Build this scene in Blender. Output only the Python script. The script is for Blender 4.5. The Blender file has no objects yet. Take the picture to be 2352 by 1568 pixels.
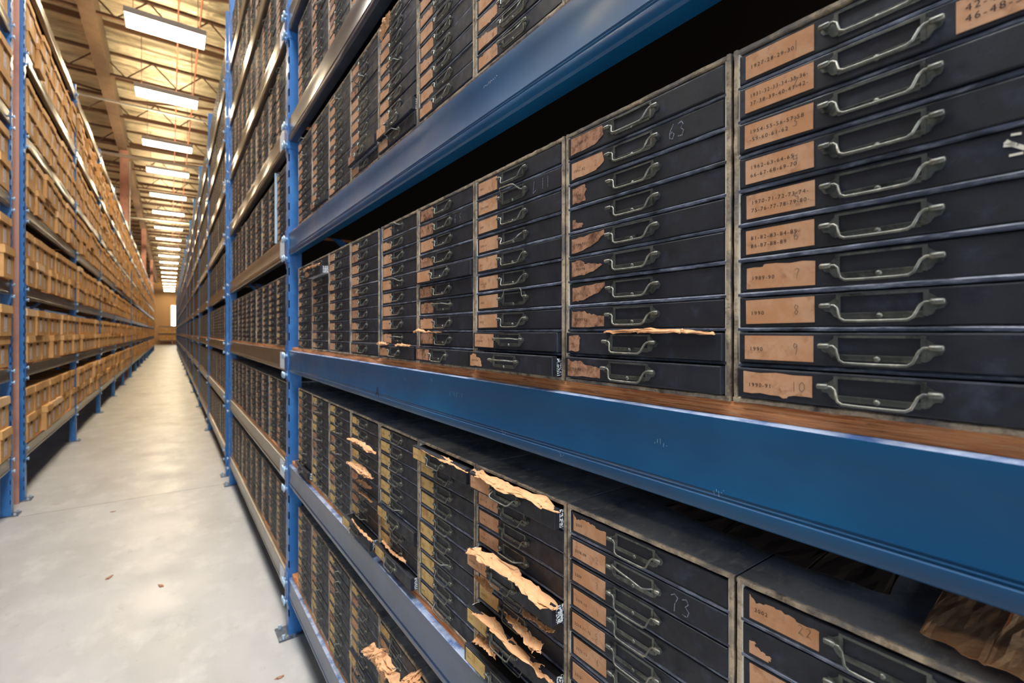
import bpy, bmesh, math, random
from mathutils import Vector, Matrix, noise
random.seed(11)
SC = bpy.context.scene
COL = SC.collection
PI = math.pi
# ------------------------------------------------------------------ camera
F, YAW, EYE = 1085.0, math.atan2(786, 1085), 1.746
CY, SY = math.cos(YAW), math.sin(YAW)
VX, VY = 390.0, 763.0
cam = bpy.data.objects.new('camera', bpy.data.cameras.new('camera'))
COL.objects.link(cam)
cam.location = (0, 0, EYE)
cam.rotation_euler = (PI/2, 0, -YAW)
cam.data.lens = F/2352*36
cam.data.sensor_width = 36
cam.data.shift_y = -21/2352
cam.data.clip_start = .02
cam.data.clip_end = 300
cam.data.dof.use_dof = True
cam.data.dof.focus_distance = .85
cam.data.dof.aperture_fstop = 5.0
SC.camera = cam
def proj(x, y, z):
    D = y*CY + x*SY
    if D < .03: return None
    return 1176 + F*(x*CY - y*SY)/D, VY - F*(z-EYE)/D
def seen(x0, x1, y0, y1, z0, z1, m=60):
    """does the box fall inside the frame"""
    P = []
    near = False
    for x in (x0, x1):
        for y in (y0, y1):
            for z in (z0, z1):
                p = proj(x, y, z)
                if p is None: near = True
                else: P.append(p)
    if not P: return False
    xs = [p[0] for p in P]; ys = [p[1] for p in P]
    if near: xs.append(9999)
    return max(xs) > -m and min(xs) < 2352+m and (near or (max(ys) > -m and min(ys) < 1568+m))
# ------------------------------------------------------------------ world, added fill lights, exposure
w = bpy.data.worlds.new('world'); SC.world = w; w.use_nodes = True
w.node_tree.nodes['Background'].inputs[0].default_value = (.62, .74, 1, 1)
w.node_tree.nodes['Background'].inputs[1].default_value = .12
def area(name, loc, rot, sx, sy, power, col):
    l = bpy.data.lights.new(name, 'AREA'); l.shape = 'RECTANGLE'; l.size = sx; l.size_y = sy
    l.energy = power; l.color = col
    o = bpy.data.objects.new(name, l); o.location = loc; o.rotation_euler = rot; COL.objects.link(o)
    return o
area('rear_cool_fill', (-.6, -5.5, 2.6), (PI/2*.93, 0, 0), 3.2, 3.4, 195, (.78, .89, 1))  # unseen cool fill added behind the camera, no dock opening there
area('overhead_cool_fill', (-.45, 1.2, 6.9), (0, 0, 0), 1.2, 5.0, 270, (.88, .94, 1))  # unseen cool fill added high above the near aisle
SC.view_settings.view_transform = 'Standard'
SC.view_settings.look = 'None'
SC.view_settings.exposure = 0.4
SC.view_settings.gamma = 1
SC.view_settings.use_curve_mapping = False
SC.cycles.max_bounces = 6
SC.cycles.diffuse_bounces = 4
SC.cycles.sample_clamp_indirect = 6
# ------------------------------------------------------------------ materials
def lin(c):
    return tuple(((v/255/12.92) if v/255 <= .04045 else ((v/255+.055)/1.055)**2.4) for v in c) + (1,)
def mat(name, c, rough=.6, metal=0, spec=.5, layers=(), bump=None, emit=None, coat=0, rn=None):
    """layers: (colour, noise scale, lo, hi, stretch) mixed over the base colour"""
    m = bpy.data.materials.new(name); m.use_nodes = True
    nt = m.node_tree; N = nt.nodes; L = nt.links
    b = N['Principled BSDF']
    b.inputs['Roughness'].default_value = rough
    b.inputs['Metallic'].default_value = metal
    b.inputs['Specular IOR Level'].default_value = spec
    if coat:
        b.inputs['Coat Weight'].default_value = coat; b.inputs['Coat Roughness'].default_value = .18
    b.inputs['Base Color'].default_value = lin(c)
    geo = N.new('ShaderNodeNewGeometry')
    def tex(scale, stretch, detail=4, kind='noise'):
        mp = N.new('ShaderNodeMapping'); L.new(geo.outputs['Position'], mp.inputs[0])
        mp.inputs['Scale'].default_value = stretch
        t = N.new('ShaderNodeTexVoronoi' if kind == 'voronoi' else 'ShaderNodeTexNoise')
        t.inputs['Scale'].default_value = scale
        if kind == 'noise': t.inputs['Detail'].default_value = detail; t.inputs['Roughness'].default_value = .65
        L.new(mp.outputs[0], t.inputs['Vector'])
        return t.outputs[0]
    prev = None
    for (c2, s, lo, hi, st) in layers:
        r = N.new('ShaderNodeMapRange'); r.inputs['From Min'].default_value = lo; r.inputs['From Max'].default_value = hi
        L.new(tex(s, st), r.inputs['Value'])
        mx = N.new('ShaderNodeMix'); mx.data_type = 'RGBA'
        L.new(r.outputs[0], mx.inputs['Factor'])
        if prev is None: mx.inputs[6].default_value = lin(c)
        else: L.new(prev, mx.inputs[6])
        mx.inputs[7].default_value = lin(c2)
        prev = mx.outputs[2]
    if prev: L.new(prev, b.inputs['Base Color'])
    if rn:
        r = N.new('ShaderNodeMapRange'); r.inputs['To Min'].default_value = rn[1]; r.inputs['To Max'].default_value = rn[2]
        r.inputs['From Min'].default_value = .3; r.inputs['From Max'].default_value = .7
        L.new(tex(rn[0], (1, 1, 1)), r.inputs['Value']); L.new(r.outputs[0], b.inputs['Roughness'])
    if bump:
        bp = N.new('ShaderNodeBump'); bp.inputs['Strength'].default_value = bump[1]; bp.inputs['Distance'].default_value = bump[2]
        L.new(tex(bump[0], bump[3] if len(bump) > 3 else (1, 1, 1)), bp.inputs['Height']); L.new(bp.outputs[0], b.inputs['Normal'])
    if emit:
        b.inputs['Emission Color'].default_value = emit[0] + (1,); b.inputs['Emission Strength'].default_value = emit[1]
    return m
U = (1, 1, 1)
M = {}
M['cloth'] = mat('black_bookcloth', (24, 27, 38), .5, 0, .5, [((50, 56, 76), 28, .55, .8, U), ((74, 78, 92), 160, .66, .85, (1, 3, 1)), ((14, 15, 20), 9, .5, .7, U)], (420, .25, .0006), rn=(30, .42, .75))
M['divider'] = mat('worn_black_divider', (66, 73, 92), .42, 0, .5, [((146, 152, 170), 60, .48, .76, (3, .6, 3)), ((28, 30, 38), 20, .5, .7, U)], (300, .4, .0008))  # pale streaks are wear, lightened further to stand in for bevel highlights
M['rim'] = mat('frayed_board_rim', (192, 172, 146), .85, 0, .2, [((88, 76, 66), 55, .45, .7, U), ((186, 166, 138), 190, .55, .75, (1, 1, .25)), ((110, 106, 104), 16, .45, .65, U)], (260, .8, .002))
M['shell'] = mat('dusty_black_board', (52, 55, 64), .75, 0, .3, [((98, 102, 112), 14, .42, .7, U), ((34, 36, 42), 50, .5, .7, (1, 3, 1))], (200, .3, .001))
M['edge_white'] = mat('cream_lining', (222, 216, 204), .7, 0, .3, [((150, 140, 124), 60, .55, .7, U)])
M['dusty_top'] = mat('dust_on_black_cloth', (140, 143, 150), .9, 0, .15, [((92, 97, 108), 10, .4, .66, U), ((168, 166, 162), 30, .55, .75, (1, 2, 1))], (160, .3, .001))
M['ply_under_shaded'] = mat('shaded_board_underside', (34, 24, 18), .95, 0, .1)  # shade beneath the shelves put into the boards' underside colour
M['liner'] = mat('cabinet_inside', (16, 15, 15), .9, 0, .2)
def marbled():
    m = mat('marbled_paper', (20, 24, 36), .6)
    nt = m.node_tree; N = nt.nodes; L = nt.links
    geo = N.new('ShaderNodeNewGeometry'); t = N.new('ShaderNodeTexNoise'); t.inputs['Scale'].default_value = 330; t.inputs['Detail'].default_value = 1
    L.new(geo.outputs['Position'], t.inputs['Vector'])
    r = N.new('ShaderNodeValToRGB'); r.color_ramp.interpolation = 'CONSTANT'
    r.color_ramp.elements[0].color = lin((16, 20, 32)); r.color_ramp.elements[1].position = .5; r.color_ramp.elements[1].color = lin((225, 228, 232))
    L.new(t.outputs[0], r.inputs[0]); L.new(r.outputs[0], N['Principled BSDF'].inputs['Base Color'])
    return m
M['marble'] = marbled()
M['label'] = mat('kraft_label', (206, 160, 126), .8, 0, .2, [((156, 106, 74), 60, .52, .74, U), ((196, 142, 102), 18, .42, .62, U), ((96, 62, 44), 240, .68, .82, U)], (150, .2, .0005))
M['label_yellow'] = mat('yellowed_label', (212, 178, 118), .8, 0, .2, [((170, 130, 76), 30, .45, .7, U), ((120, 84, 52), 220, .7, .85, U)])
M['label_brown'] = mat('browned_label', (184, 138, 110), .85, 0, .15, [((112, 74, 54), 90, .45, .7, U), ((206, 168, 140), 200, .62, .8, U), ((92, 60, 44), 26, .52, .7, U)], (200, .4, .001))
M['ink'] = mat('typed_ink', (48, 34, 28), .8)
M['pencil'] = mat('pencil', (104, 88, 80), .7)
M['chalk'] = mat('chalk', (150, 156, 170), .9, 0, .2, [((50, 52, 62), 600, .42, .62, U)])
M['paint_white'] = mat('white_paint_drip', (226, 222, 206), .6)
M['pull'] = mat('aged_pull_metal', (98, 101, 97), .42, .65, .5, [((128, 126, 114), 90, .5, .72, U), ((48, 50, 50), 40, .5, .7, U)])
M['bail'] = mat('worn_bail_metal', (112, 113, 106), .45, .75, .5, [((158, 154, 142), 70, .5, .72, U), ((88, 90, 88), 40, .52, .7, U)])
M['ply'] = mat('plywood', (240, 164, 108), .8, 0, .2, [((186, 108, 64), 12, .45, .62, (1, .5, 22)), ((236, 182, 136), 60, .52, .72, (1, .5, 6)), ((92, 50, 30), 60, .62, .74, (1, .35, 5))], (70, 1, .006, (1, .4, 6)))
M['blue'] = mat('blue_beam_paint', (3, 70, 114), .38, 0, .4, [((12, 88, 134), 3.2, .45, .75, (1, .6, 1)), ((110, 140, 170), 300, .74, .8, U)], (500, .05, .0004), coat=.08, rn=(4, .3, .46))
M['slateblue'] = mat('slate_blue_beam_paint', (66, 84, 114), .36, 0, .5, [((54, 68, 94), 5, .45, .7, U), ((120, 136, 164), 300, .74, .8, U)], (500, .05, .0004), coat=.2)
M['blue_post'] = mat('blue_post_paint', (44, 106, 172), .42, 0, .45, [((70, 134, 198), 5, .5, .75, U), ((130, 165, 205), 30, .68, .8, (1, 1, .4))], coat=.2)
M['lip'] = mat('beam_lip_worn', (150, 164, 190), .45, .2, .5, [((60, 90, 140), 20, .45, .65, U)])
M['slate'] = mat('dark_reflection_beam_paint', (64, 70, 84), .3, .2, .5, [((50, 55, 68), 6, .45, .7, U)], coat=.3)  # dark reflections on the upper beams put into the paint colour
M['brownbeam'] = mat('grey_brown_beam_paint', (92, 82, 74), .32, .35, .5, [((70, 62, 58), 5, .45, .7, U)], coat=.4)
M['galv'] = mat('galvanised', (176, 202, 222), .35, .3, .5)
M['tag'] = mat('rack_tag', (226, 230, 238), .6, 0, .3, [((150, 156, 170), 120, .58, .62, U)])
M['slot'] = mat('slot_dark', (8, 12, 22), .9)
M['steel'] = mat('foot_plate_steel', (84, 92, 104), .45, .5, .5, [((150, 158, 168), 40, .5, .7, U), ((90, 70, 56), 18, .58, .7, U)])
M['concrete'] = mat('sealed_concrete', (180, 179, 177), .4, 0, .45, [((162, 161, 158), 1.1, .42, .66, (1, .5, 1)), ((194, 192, 188), 4.5, .5, .75, (1, .6, 1)), ((150, 146, 140), 9, .62, .82, (1, .7, 1))], (5, .25, .006), rn=(2.2, .30, .48))
M['joint'] = mat('floor_joint', (104, 96, 86), .8)
M['card'] = mat('cardboard', (212, 164, 106), .85, 0, .2, [((190, 140, 86), 3, .4, .65, U), ((224, 180, 124), 1.3, .5, .7, U)])
M['card_pale'] = mat('pale_cardboard', (234, 196, 152), .85, 0, .2, [((220, 176, 128), 3, .4, .65, U)])
M['card_dark'] = mat('box_hand_hole', (38, 24, 14), .9)
M['boxlabel'] = mat('box_label', (214, 200, 196), .7, 0, .2, [((130, 110, 110), 60, .56, .6, (1, .6, 3))])
M['kraft'] = mat('kraft_paper', (216, 166, 122), .8, 0, .2, [((190, 136, 92), 14, .5, .75, U), ((226, 184, 142), 50, .55, .75, U)], (60, .6, .004))
M['dark_paper'] = mat('dark_brown_paper', (74, 60, 52), .9, 0, .2)
M['foil'] = mat('foil_insulation', (196, 186, 156), .34, .55, .5, [((150, 140, 112), 1.4, .4, .7, (1, 3, 1)), ((226, 218, 190), 2.6, .5, .75, (.6, 5, 1))], (1.6, .9, .16, (.6, 4, 1)))
M['girder'] = mat('girder_brown', (104, 84, 64), .6, 0, .3, [((88, 70, 54), 3, .45, .7, U)])
M['column'] = mat('column_primer', (196, 150, 134), .6, 0, .3, [((158, 114, 106), 2, .45, .7, U)])
M['truss'] = mat('truss_steel', (86, 62, 46), .6, .1, .3)
M['pipe'] = mat('pipe_white', (196, 196, 186), .4, .1, .5)
M['lamp_body'] = mat('lamp_body', (220, 220, 212), .5, 0, .4)
M['lamp_warm'] = mat('lamp_warm', (255, 240, 210), .5, emit=((1, .81, .53), 50))
M['lamp_cool'] = mat('lamp_neutral', (255, 250, 240), .5, emit=((1, .93, .84), 46))
M['end'] = mat('end_wall_paint', (190, 150, 104), .8)
M['daywin'] = mat('daylit_window', (255, 255, 255), .5, emit=((.96, 1, .98), 9))
M['red'] = mat('orange_pipe', (150, 78, 48), .5)
# ------------------------------------------------------------------ mesh builder
class MB:
    def __init__(s): s.v = []; s.f = []; s.m = []; s.mats = []; s.smooth = []
    def mi(s, k):
        if k not in s.mats: s.mats.append(k)
        return s.mats.index(k)
    def add(s, vs, fs, k, sm=False):
        o = len(s.v); s.v += [tuple(v) for v in vs]; i = s.mi(k)
        for f in fs: s.f.append(tuple(o+a for a in f)); s.m.append(i); s.smooth.append(sm)
    def box(s, x0, x1, y0, y1, z0, z1, k, kf=None):
        """kf: other material for the front (-y) face"""
        vs = [(x0,y0,z0),(x1,y0,z0),(x1,y1,z0),(x0,y1,z0),(x0,y0,z1),(x1,y0,z1),(x1,y1,z1),(x0,y1,z1)]
        s.add(vs, [(3,2,1,0),(4,5,6,7),(1,2,6,5),(2,3,7,6),(3,0,4,7)], k)
        s.add(vs, [(0,1,5,4)], kf or k)
    def cbox(s, x0, x1, y0, y1, z0, z1, k, b=.0015, sides=None):
        """box with its front (-y) edges rounded off by two steps"""
        R = [(0, b), (b*.3, b*.3), (b, 0)]
        rings = []
        for (ins, dy) in R:
            rings.append([(x0+ins, y0+dy, z0+ins), (x1-ins, y0+dy, z0+ins), (x1-ins, y0+dy, z1-ins), (x0+ins, y0+dy, z1-ins)])
        vs = [(x0,y1,z0),(x1,y1,z0),(x1,y1,z1),(x0,y1,z1)]
        for r in rings: vs += r
        fs = [(3,2,1,0)]
        for i in range(3):
            for j in range(4): fs.append((i*4+j, i*4+(j+1) % 4, i*4+4+(j+1) % 4, i*4+4+j))
        s.add(vs, fs, k, False)
        s.add([vs[12], vs[13], vs[14], vs[15]], [(0,1,2,3)], k)
    def tube(s, pts, r, k, n=8, cap=True, rs=None):
        P = [Vector(p) for p in pts]; rings = []
        for i, p in enumerate(P):
            d = (P[min(i+1, len(P)-1)] - P[max(i-1, 0)]).normalized()
            if i == 0: a = d.orthogonal().normalized()
            else: a = (a - d*a.dot(d)).normalized()
            b = d.cross(a); q = rs[i] if rs else r
            rings.append([p + (a*math.cos(t) + b*math.sin(t))*q for t in [2*PI*j/n for j in range(n)]])
        vs = [v for R in rings for v in R]; fs = []
        for i in range(len(P)-1):
            for j in range(n): fs.append((i*n+j, i*n+(j+1) % n, (i+1)*n+(j+1) % n, (i+1)*n+j))
        s.add(vs, fs, k, True)
        if cap: s.add(rings[0], [tuple(reversed(range(n)))], k); s.add(rings[-1], [tuple(range(n))], k)
    def beam(s, p0, p1, a, b, k):
        """square bar between two points, a wide, b high"""
        p0 = Vector(p0); p1 = Vector(p1); d = (p1-p0).normalized()
        up = Vector((0,0,1)) if abs(d.z) < .9 else Vector((1,0,0))
        x = d.cross(up).normalized()*a/2; y = x.cross(d).normalized()*b/2
        vs = [p+sx*x+sy*y for p in (p0, p1) for sx, sy in ((-1,-1),(1,-1),(1,1),(-1,1))]
        s.add(vs, [(0,1,2,3),(7,6,5,4),(0,4,5,1),(1,5,6,2),(2,6,7,3),(3,7,4,0)], k)
    def prism(s, poly, y0, y1, k, axis=1):
        """polygon (a, z) swept along y"""
        n = len(poly)
        vs = [(a, y0, z) for a, z in poly] + [(a, y1, z) for a, z in poly]
        s.add(vs, [tuple(reversed(range(n))), tuple(range(n, 2*n))] + [(i, (i+1) % n, n+(i+1) % n, n+i) for i in range(n)], k)
    def mesh(s, name, soft=False):
        me = bpy.data.meshes.new(name); me.from_pydata(s.v, [], s.f)
        for k in s.mats: me.materials.append(M[k])
        me.polygons.foreach_set('material_index', s.m)
        me.polygons.foreach_set('use_smooth', s.smooth)
        bm = bmesh.new(); bm.from_mesh(me); bmesh.ops.recalc_face_normals(bm, faces=bm.faces); bm.to_mesh(me); bm.free()
        if soft:
            for p in me.polygons: p.use_smooth = True
            me.set_sharp_from_angle(angle=math.radians(24))
        return me
def ob(name, me, parent=None, loc=None, rot=None, **props):
    if isinstance(me, MB): me = me.mesh(name)
    o = bpy.data.objects.new(name, me); COL.objects.link(o)
    if parent: o.parent = parent
    if loc: o.location = loc
    if rot: o.rotation_euler = rot
    for k, v in props.items():
        if v: o[k] = v
    return o
def thing(name, label, cat, loc=(0, 0, 0), rz=0, group=None):
    o = bpy.data.objects.new(name, None); COL.objects.link(o); o.location = loc; o.rotation_euler = (0, 0, rz)
    o['label'] = label; o['category'] = cat; o.empty_display_size = .05
    if group: o['group'] = group
    return o
ORD = ['first', 'second', 'third', 'fourth', 'fifth', 'sixth', 'seventh', 'eighth', 'ninth', 'tenth', 'eleventh', 'twelfth']
def text_into(mb, txt, u, z, size, y, k, sx=1.0, rot=0):
    c = bpy.data.curves.new('t', 'FONT'); c.body = txt; c.size = size; c.resolution_u = 2; c.space_character = 1.25
    o = bpy.data.objects.new('t', c); COL.objects.link(o)
    me = bpy.data.meshes.new_from_object(o.evaluated_get(bpy.context.evaluated_depsgraph_get()))
    cr, sr = math.cos(rot), math.sin(rot)
    wid = max(v.co.x for v in me.vertices)
    if k == 'ink' and wid > .064: sx = .064/wid
    vs = [(u+(v.co.x*cr-v.co.y*sr)*sx, y, z+v.co.x*sr+v.co.y*cr) for v in me.vertices]
    mb.add(vs, [tuple(p.vertices) for p in me.polygons], k)
    bpy.data.objects.remove(o); bpy.data.curves.remove(c); bpy.data.meshes.remove(me)
def stroke(mb, pts, wd, y, k):
    """flat drawn line in the (u, z) plane of a face"""
    for a, b in zip(pts[:-1], pts[1:]):
        d = Vector((b[0]-a[0], b[1]-a[1]))
        if d.length < 1e-6: continue
        n = Vector((-d.y, d.x)).normalized()*wd/2; e = d.normalized()*wd*.3
        mb.add([(a[0]-e.x-n.x, y, a[1]-e.y-n.y), (b[0]+e.x-n.x, y, b[1]+e.y-n.y), (b[0]+e.x+n.x, y, b[1]+e.y+n.y), (a[0]-e.x+n.x, y, a[1]-e.y+n.y)], [(0,1,2,3)], k)
DIG = {'0': [[(.5,1),(.1,.7),(.1,.25),(.45,0),(.85,.3),(.85,.75),(.5,1)]], '1': [[(.5,1),(.5,0)]], '2': [[(.1,.8),(.45,1),(.8,.75),(.2,.05),(.5,.15),(.95,0)]],
 '3': [[(.1,.9),(.5,1),(.75,.78),(.4,.55),(.8,.35),(.6,.02),(.1,.05)]], '4': [[(.2,1),(.1,.5),(.85,.5)], [(.7,.95),(.6,-.1)]], '5': [[(.9,1),(.3,.9),(.2,.55),(.7,.5),(.7,.1),(.1,0)]],
 '6': [[(.7,1),(.2,.5),(.2,.1),(.6,0),(.8,.3),(.5,.5),(.2,.3)]], '7': [[(.1,.85),(.5,1),(.85,.85),(.5,.4),(.45,0)]], '8': [[(.8,.85),(.4,1),(.2,.75),(.75,.3),(.5,0),(.2,.2),(.7,.7),(.8,.85)]],
 '9': [[(.8,.85),(.4,1),(.2,.7),(.5,.5),(.8,.8),(.75,.3),(.55,-.15)]], 'L': [[(.4,1),(.1,0),(.8,.2)]]}
def hand(mb, s, u, z, h, y, k, wd=.0006):
    for ch in s:
        for st in DIG.get(ch, []):
            stroke(mb, [(u+p[0]*h*.6, z+p[1]*h) for p in st], wd, y, k)
        u += h*.75
# ------------------------------------------------------------------ cabinet parts
W, H, DEP = .3045, .436, .45
PIT = .0425
BD, BC = .552, .570         # lateral distance of the right beams' face and of the cabinets' face
def wavy(mb, p0, p1, poly, n, amp, k, seed):
    """bar from p0 to p1 whose section polygon (in the two other axes) wobbles"""
    rnd = random.Random(seed); p0 = Vector(p0); p1 = Vector(p1); d = p1-p0
    ax = 0 if abs(d.x) > abs(d.z) else 2
    m = len(poly); vs = []
    for i in range(n+1):
        c = p0 + d*i/n; j1 = rnd.uniform(-amp, amp); j2 = rnd.uniform(-amp, amp)
        for (a, b) in poly:
            q = rnd.uniform(-amp, amp)*.5
            vs.append((c.x, c.y+b+j2, c.z+a+j1+q) if ax == 0 else (c.x+a+j1+q, c.y+b+j2, c.z))
    fs = [tuple(reversed(range(m))), tuple(range(n*m, n*m+m))]
    for i in range(n):
        for j in range(m): fs.append((i*m+j, i*m+(j+1) % m, (i+1)*m+(j+1) % m, (i+1)*m+j))
    mb.add(vs, fs, k, False)
def body_mesh(seed, fine=True):
    mb = MB(); t = .0065; D = DEP
    mb.box(0, t, .004, D, 0, H-t, 'shell'); mb.box(W-t, W, .004, D, 0, H-t, 'shell')
    mb.box(0, W, .004, D, H-t, H, 'dusty_top'); mb.box(t, W-t, .004, D, 0, t, 'shell')
    mb.box(t, W-t, D-.006, D, t, H-t, 'liner')
    q = t/2; sec = [(-q, .005), (-q, .001), (-q*.6, -.001), (q*.6, -.001), (q, .001), (q, .005)]
    n = 26 if fine else 1; a = .0004 if fine else 0
    wavy(mb, (q, 0, 0), (q, 0, H), sec, n, a, 'rim', seed); wavy(mb, (W-q, 0, 0), (W-q, 0, H), sec, n, a, 'rim', seed+1)
    wavy(mb, (0, 0, H-q), (W, 0, H-q), sec, n, a, 'rim', seed+2); wavy(mb, (0, 0, q), (W, 0, q), sec, n, a, 'rim', seed+3)
    for xa in (t-.0006, W-t-.0011): mb.box(xa, xa+.0017, .0006, .02, t, H-t, 'edge_white')
    dv = [(-.0028, .03), (-.0028, .001), (-.0018, -.0008), (.0008, -.0008), (.0026, .001), (.0028, .03)]
    for i in range(1, 10):
        z = .005+i*PIT
        rr = random.Random(seed*7+i)
        wavy(mb, (t-.0015, .0008, z+rr.uniform(-.0006, .0006)), (W-t+.0012, .0008, z+rr.uniform(-.0006, .0006)), dv, 12 if fine else 1, .00025 if fine else 0, 'divider', seed+10+i)
    return mb.mesh('cabinet_body')
DW, DH = .2880, .0356      # drawer front
def drawer_into(mb):
    mb.cbox(0, DW, 0, .012, 0, DH, 'cloth', .0016)
    mb.box(.001, DW-.001, .012, .33, .001, DH-.004, 'marble')
    mb.add([(.004, .012, DH-.0038), (DW-.004, .012, DH-.0038), (DW-.004, .33, DH-.0038), (.004, .33, DH-.0038)], [(0,1,2,3)], 'liner')
def frame_into(mb):
    t = -.0016
    mb.box(.103, .178, t, 0, .0305, .0330, 'pull'); mb.box(.103, .1068, t, 0, .0085, .0305, 'pull'); mb.box(.1742, .178, t, 0, .0085, .0305, 'pull')
    mb.box(.1068, .1742, t, 0, .0120, .0134, 'pull'); mb.box(.1068, .1742, -.0009, 0, .0072, .0120, 'pull')
    for cx in (.0985, .1825):
        sg = -1 if cx < .14 else 1
        pts = [(cx-sg*.006, .031), (cx-sg*.002, .028), (cx+sg*.001, .0255), (cx+sg*.006, .0245), (cx+sg*.0085, .020), (cx+sg*.006, .0155), (cx+sg*.001, .0145), (cx-sg*.002, .010), (cx-sg*.006, .008)]
        n = len(pts); vs = [(a, -.0008, b) for a, b in pts]+[(a, 0, b) for a, b in pts]
        mb.add(vs, [tuple(range(n))]+[(i, (i+1) % n, n+(i+1) % n, n+i) for i in range(n)], 'pull')
    mb.tube([(.1405, 0, .0096), (.1405, -.0022, .0096), (.1405, -.0032, .0096)], .002, 'bail', 8, rs=[.0032, .0030, .0010])
def bail_into(mb, phi=0, phi2=None, n=8):
    """handle hanging on its two knobs; phi lifts it"""
    hz, hy = .0215, -.0058
    for a, b in ((.0895, .1005), (.1805, .1915)):
        mb.tube([(a, hy, hz), (a+.001, hy, hz), (b-.001, hy, hz), (b, hy, hz)], .003, 'bail', n, rs=[.0018, .0030, .0030, .0020])
        mb.box((a+b)/2-.002, (a+b)/2+.002, hy, 0, hz-.002, hz+.002, 'pull')
    P = [(.0985, 0, 0), (.1035, 0, 0), (.1070, -.001, -.003), (.1090, -.0035, -.009), (.1108, -.005, -.0140), (.1150, -.0055, -.0166), (.125, -.0055, -.0169), (.1405, -.0055, -.0170),
         (.156, -.0055, -.0169), (.1660, -.0055, -.0166), (.1702, -.005, -.0140), (.1720, -.0035, -.009), (.1740, -.001, -.003), (.1775, 0, 0), (.1825, 0, 0)]
    out = []
    for i, (x, y, z) in enumerate(P):
        p = phi if phi2 is None else phi + (phi2-phi)*i/(len(P)-1)
        c, s_ = math.cos(p), math.sin(p)
        out.append((x, hy+min(y*c + z*s_, 0.003), hz + z*c - y*s_))
    mb.tube(out, .0015, 'bail', n)
LABEL_SHAPES = {
 'full': [(0,0),(1,0),(1,1),(0,1)],
 'tl': [(0,0),(1,0),(1,.92),(.3,1),(.26,.9),(0,.88)],
 'curl': [(0,0),(.75,.1),(1,.45),(.95,1),(0,1)],
 'half': [(0,0),(.42,.02),(.38,.4),(.44,.7),(.4,1),(0,.95)],
 'low': [(0,0),(.3,0),(.34,.22),(.2,.3),(.1,.34),(.08,.55),(0,.5)],
 'wedge': [(0,0),(.35,.05),(.8,.4),(1,.75),(1,1),(.5,.9),(0,.85)],
 'tip': [(0,0),(.4,.05),(.75,.3),(.95,.52),(.7,.68),(.4,.72),(.3,.95),(0,.92)],
 'chip': [(0,0),(.3,.02),(.34,.5),(.36,.8),(.3,.98),(0,.9)],
 'ragged': [(0,0),(1,.05),(1,.62),(.75,.7),(.5,.78),(.4,.95),(.1,.9),(0,1)],
 'bite': [(0,.1),(.55,.08),(.62,0),(.68,.1),(1,.14),(1,.95),(0,1)],
 'torn': [(0,0),(.62,.02),(.6,.35),(.55,.6),(.35,.7),(.3,.95),(.1,.9),(0,.8)],
 'topless': [(0,0),(1,0),(1,.75),(.7,.72),(.66,.82),(.4,.85),(.25,.86),(.1,.7),(0,1)],
}
def label_into(mb, kind='label', shape='full', lines=(), num=None, size=.0066, seed=0, hnd=True, w=.0755, u0=.0075):
    rnd = random.Random(seed); h = .0285; z0 = .0036
    pts = []; S = LABEL_SHAPES[shape]
    if shape != 'full':
        for i, p in enumerate(S):
            q = S[(i+1) % len(S)]; straight = abs(p[0]-q[0]) < .01 and p[0] in (0, 1) or abs(p[1]-q[1]) < .01 and p[1] in (0, 1)
            k = 1 if straight else 4
            for j in range(k):
                a = j/k; jx = 0 if j == 0 else rnd.uniform(-.02, .02); jy = 0 if j == 0 else rnd.uniform(-.05, .05)
                pts.append((p[0]+(q[0]-p[0])*a+jx, p[1]+(q[1]-p[1])*a+jy))
    else: pts = S
    P = [(u0+a*w, z0+b*h) for a, b in pts]; n = len(P)
    mb.add([(a, -.0006, b) for a, b in P]+[(a, 0, b) for a, b in P], [tuple(range(n))]+[(i, (i+1) % n, n+(i+1) % n, n+i) for i in range(n)], kind)
    for i, t in enumerate(lines):
        text_into(mb, t, u0+.006, z0+.0165-(i*.0095)-(0.006 if len(lines) == 1 else 0), size, -.0009, 'ink')
    if num: hand(mb, num, u0+.054, z0+.009, .011, -.0009, 'pencil', .0005)
ROOTR = -PI/2      # cabinets of the right rack face the aisle
CACHE = {}
def cached(key, fn):
    if key not in CACHE: CACHE[key] = fn()
    return CACHE[key]
def m_drawer():
    mb = MB(); drawer_into(mb); return mb.mesh('drawer')
def m_frame():
    mb = MB(); frame_into(mb); return mb.mesh('label_holder')
def m_bail(v):
    mb = MB(); bail_into(mb, *v); return mb.mesh('handle')
BAILS = [(0,), (0,), (0,), (0,), (.12,), (.7, .1), (1.35,), (-.05,)]
def m_label(key):
    kind, shape, lines, num, seed = key
    mb = MB(); label_into(mb, kind, shape, lines, num, seed=seed); return mb.mesh('paper_label')
LEVELS = [.338, .988, 1.641, 2.312, 2.965, 3.600, 4.225, 4.850]   # beam tops of the right rack
SHELF = ['lowest', 'second', 'third', 'fourth', 'fifth', 'sixth', 'seventh', 'eighth']
PLY = .018
def cab_z(l): return LEVELS[l]+PLY+.0005
CW, S0 = .3080, .3152
def cab_pos(k, l):
    """front lower left corner of cabinet k (k=-1 is the nearest) of the nearest bay"""
    s_left = S0 + (k+1)*CW
    if l == 1: s_left -= .004
    return (BC, s_left, cab_z(l))
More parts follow.
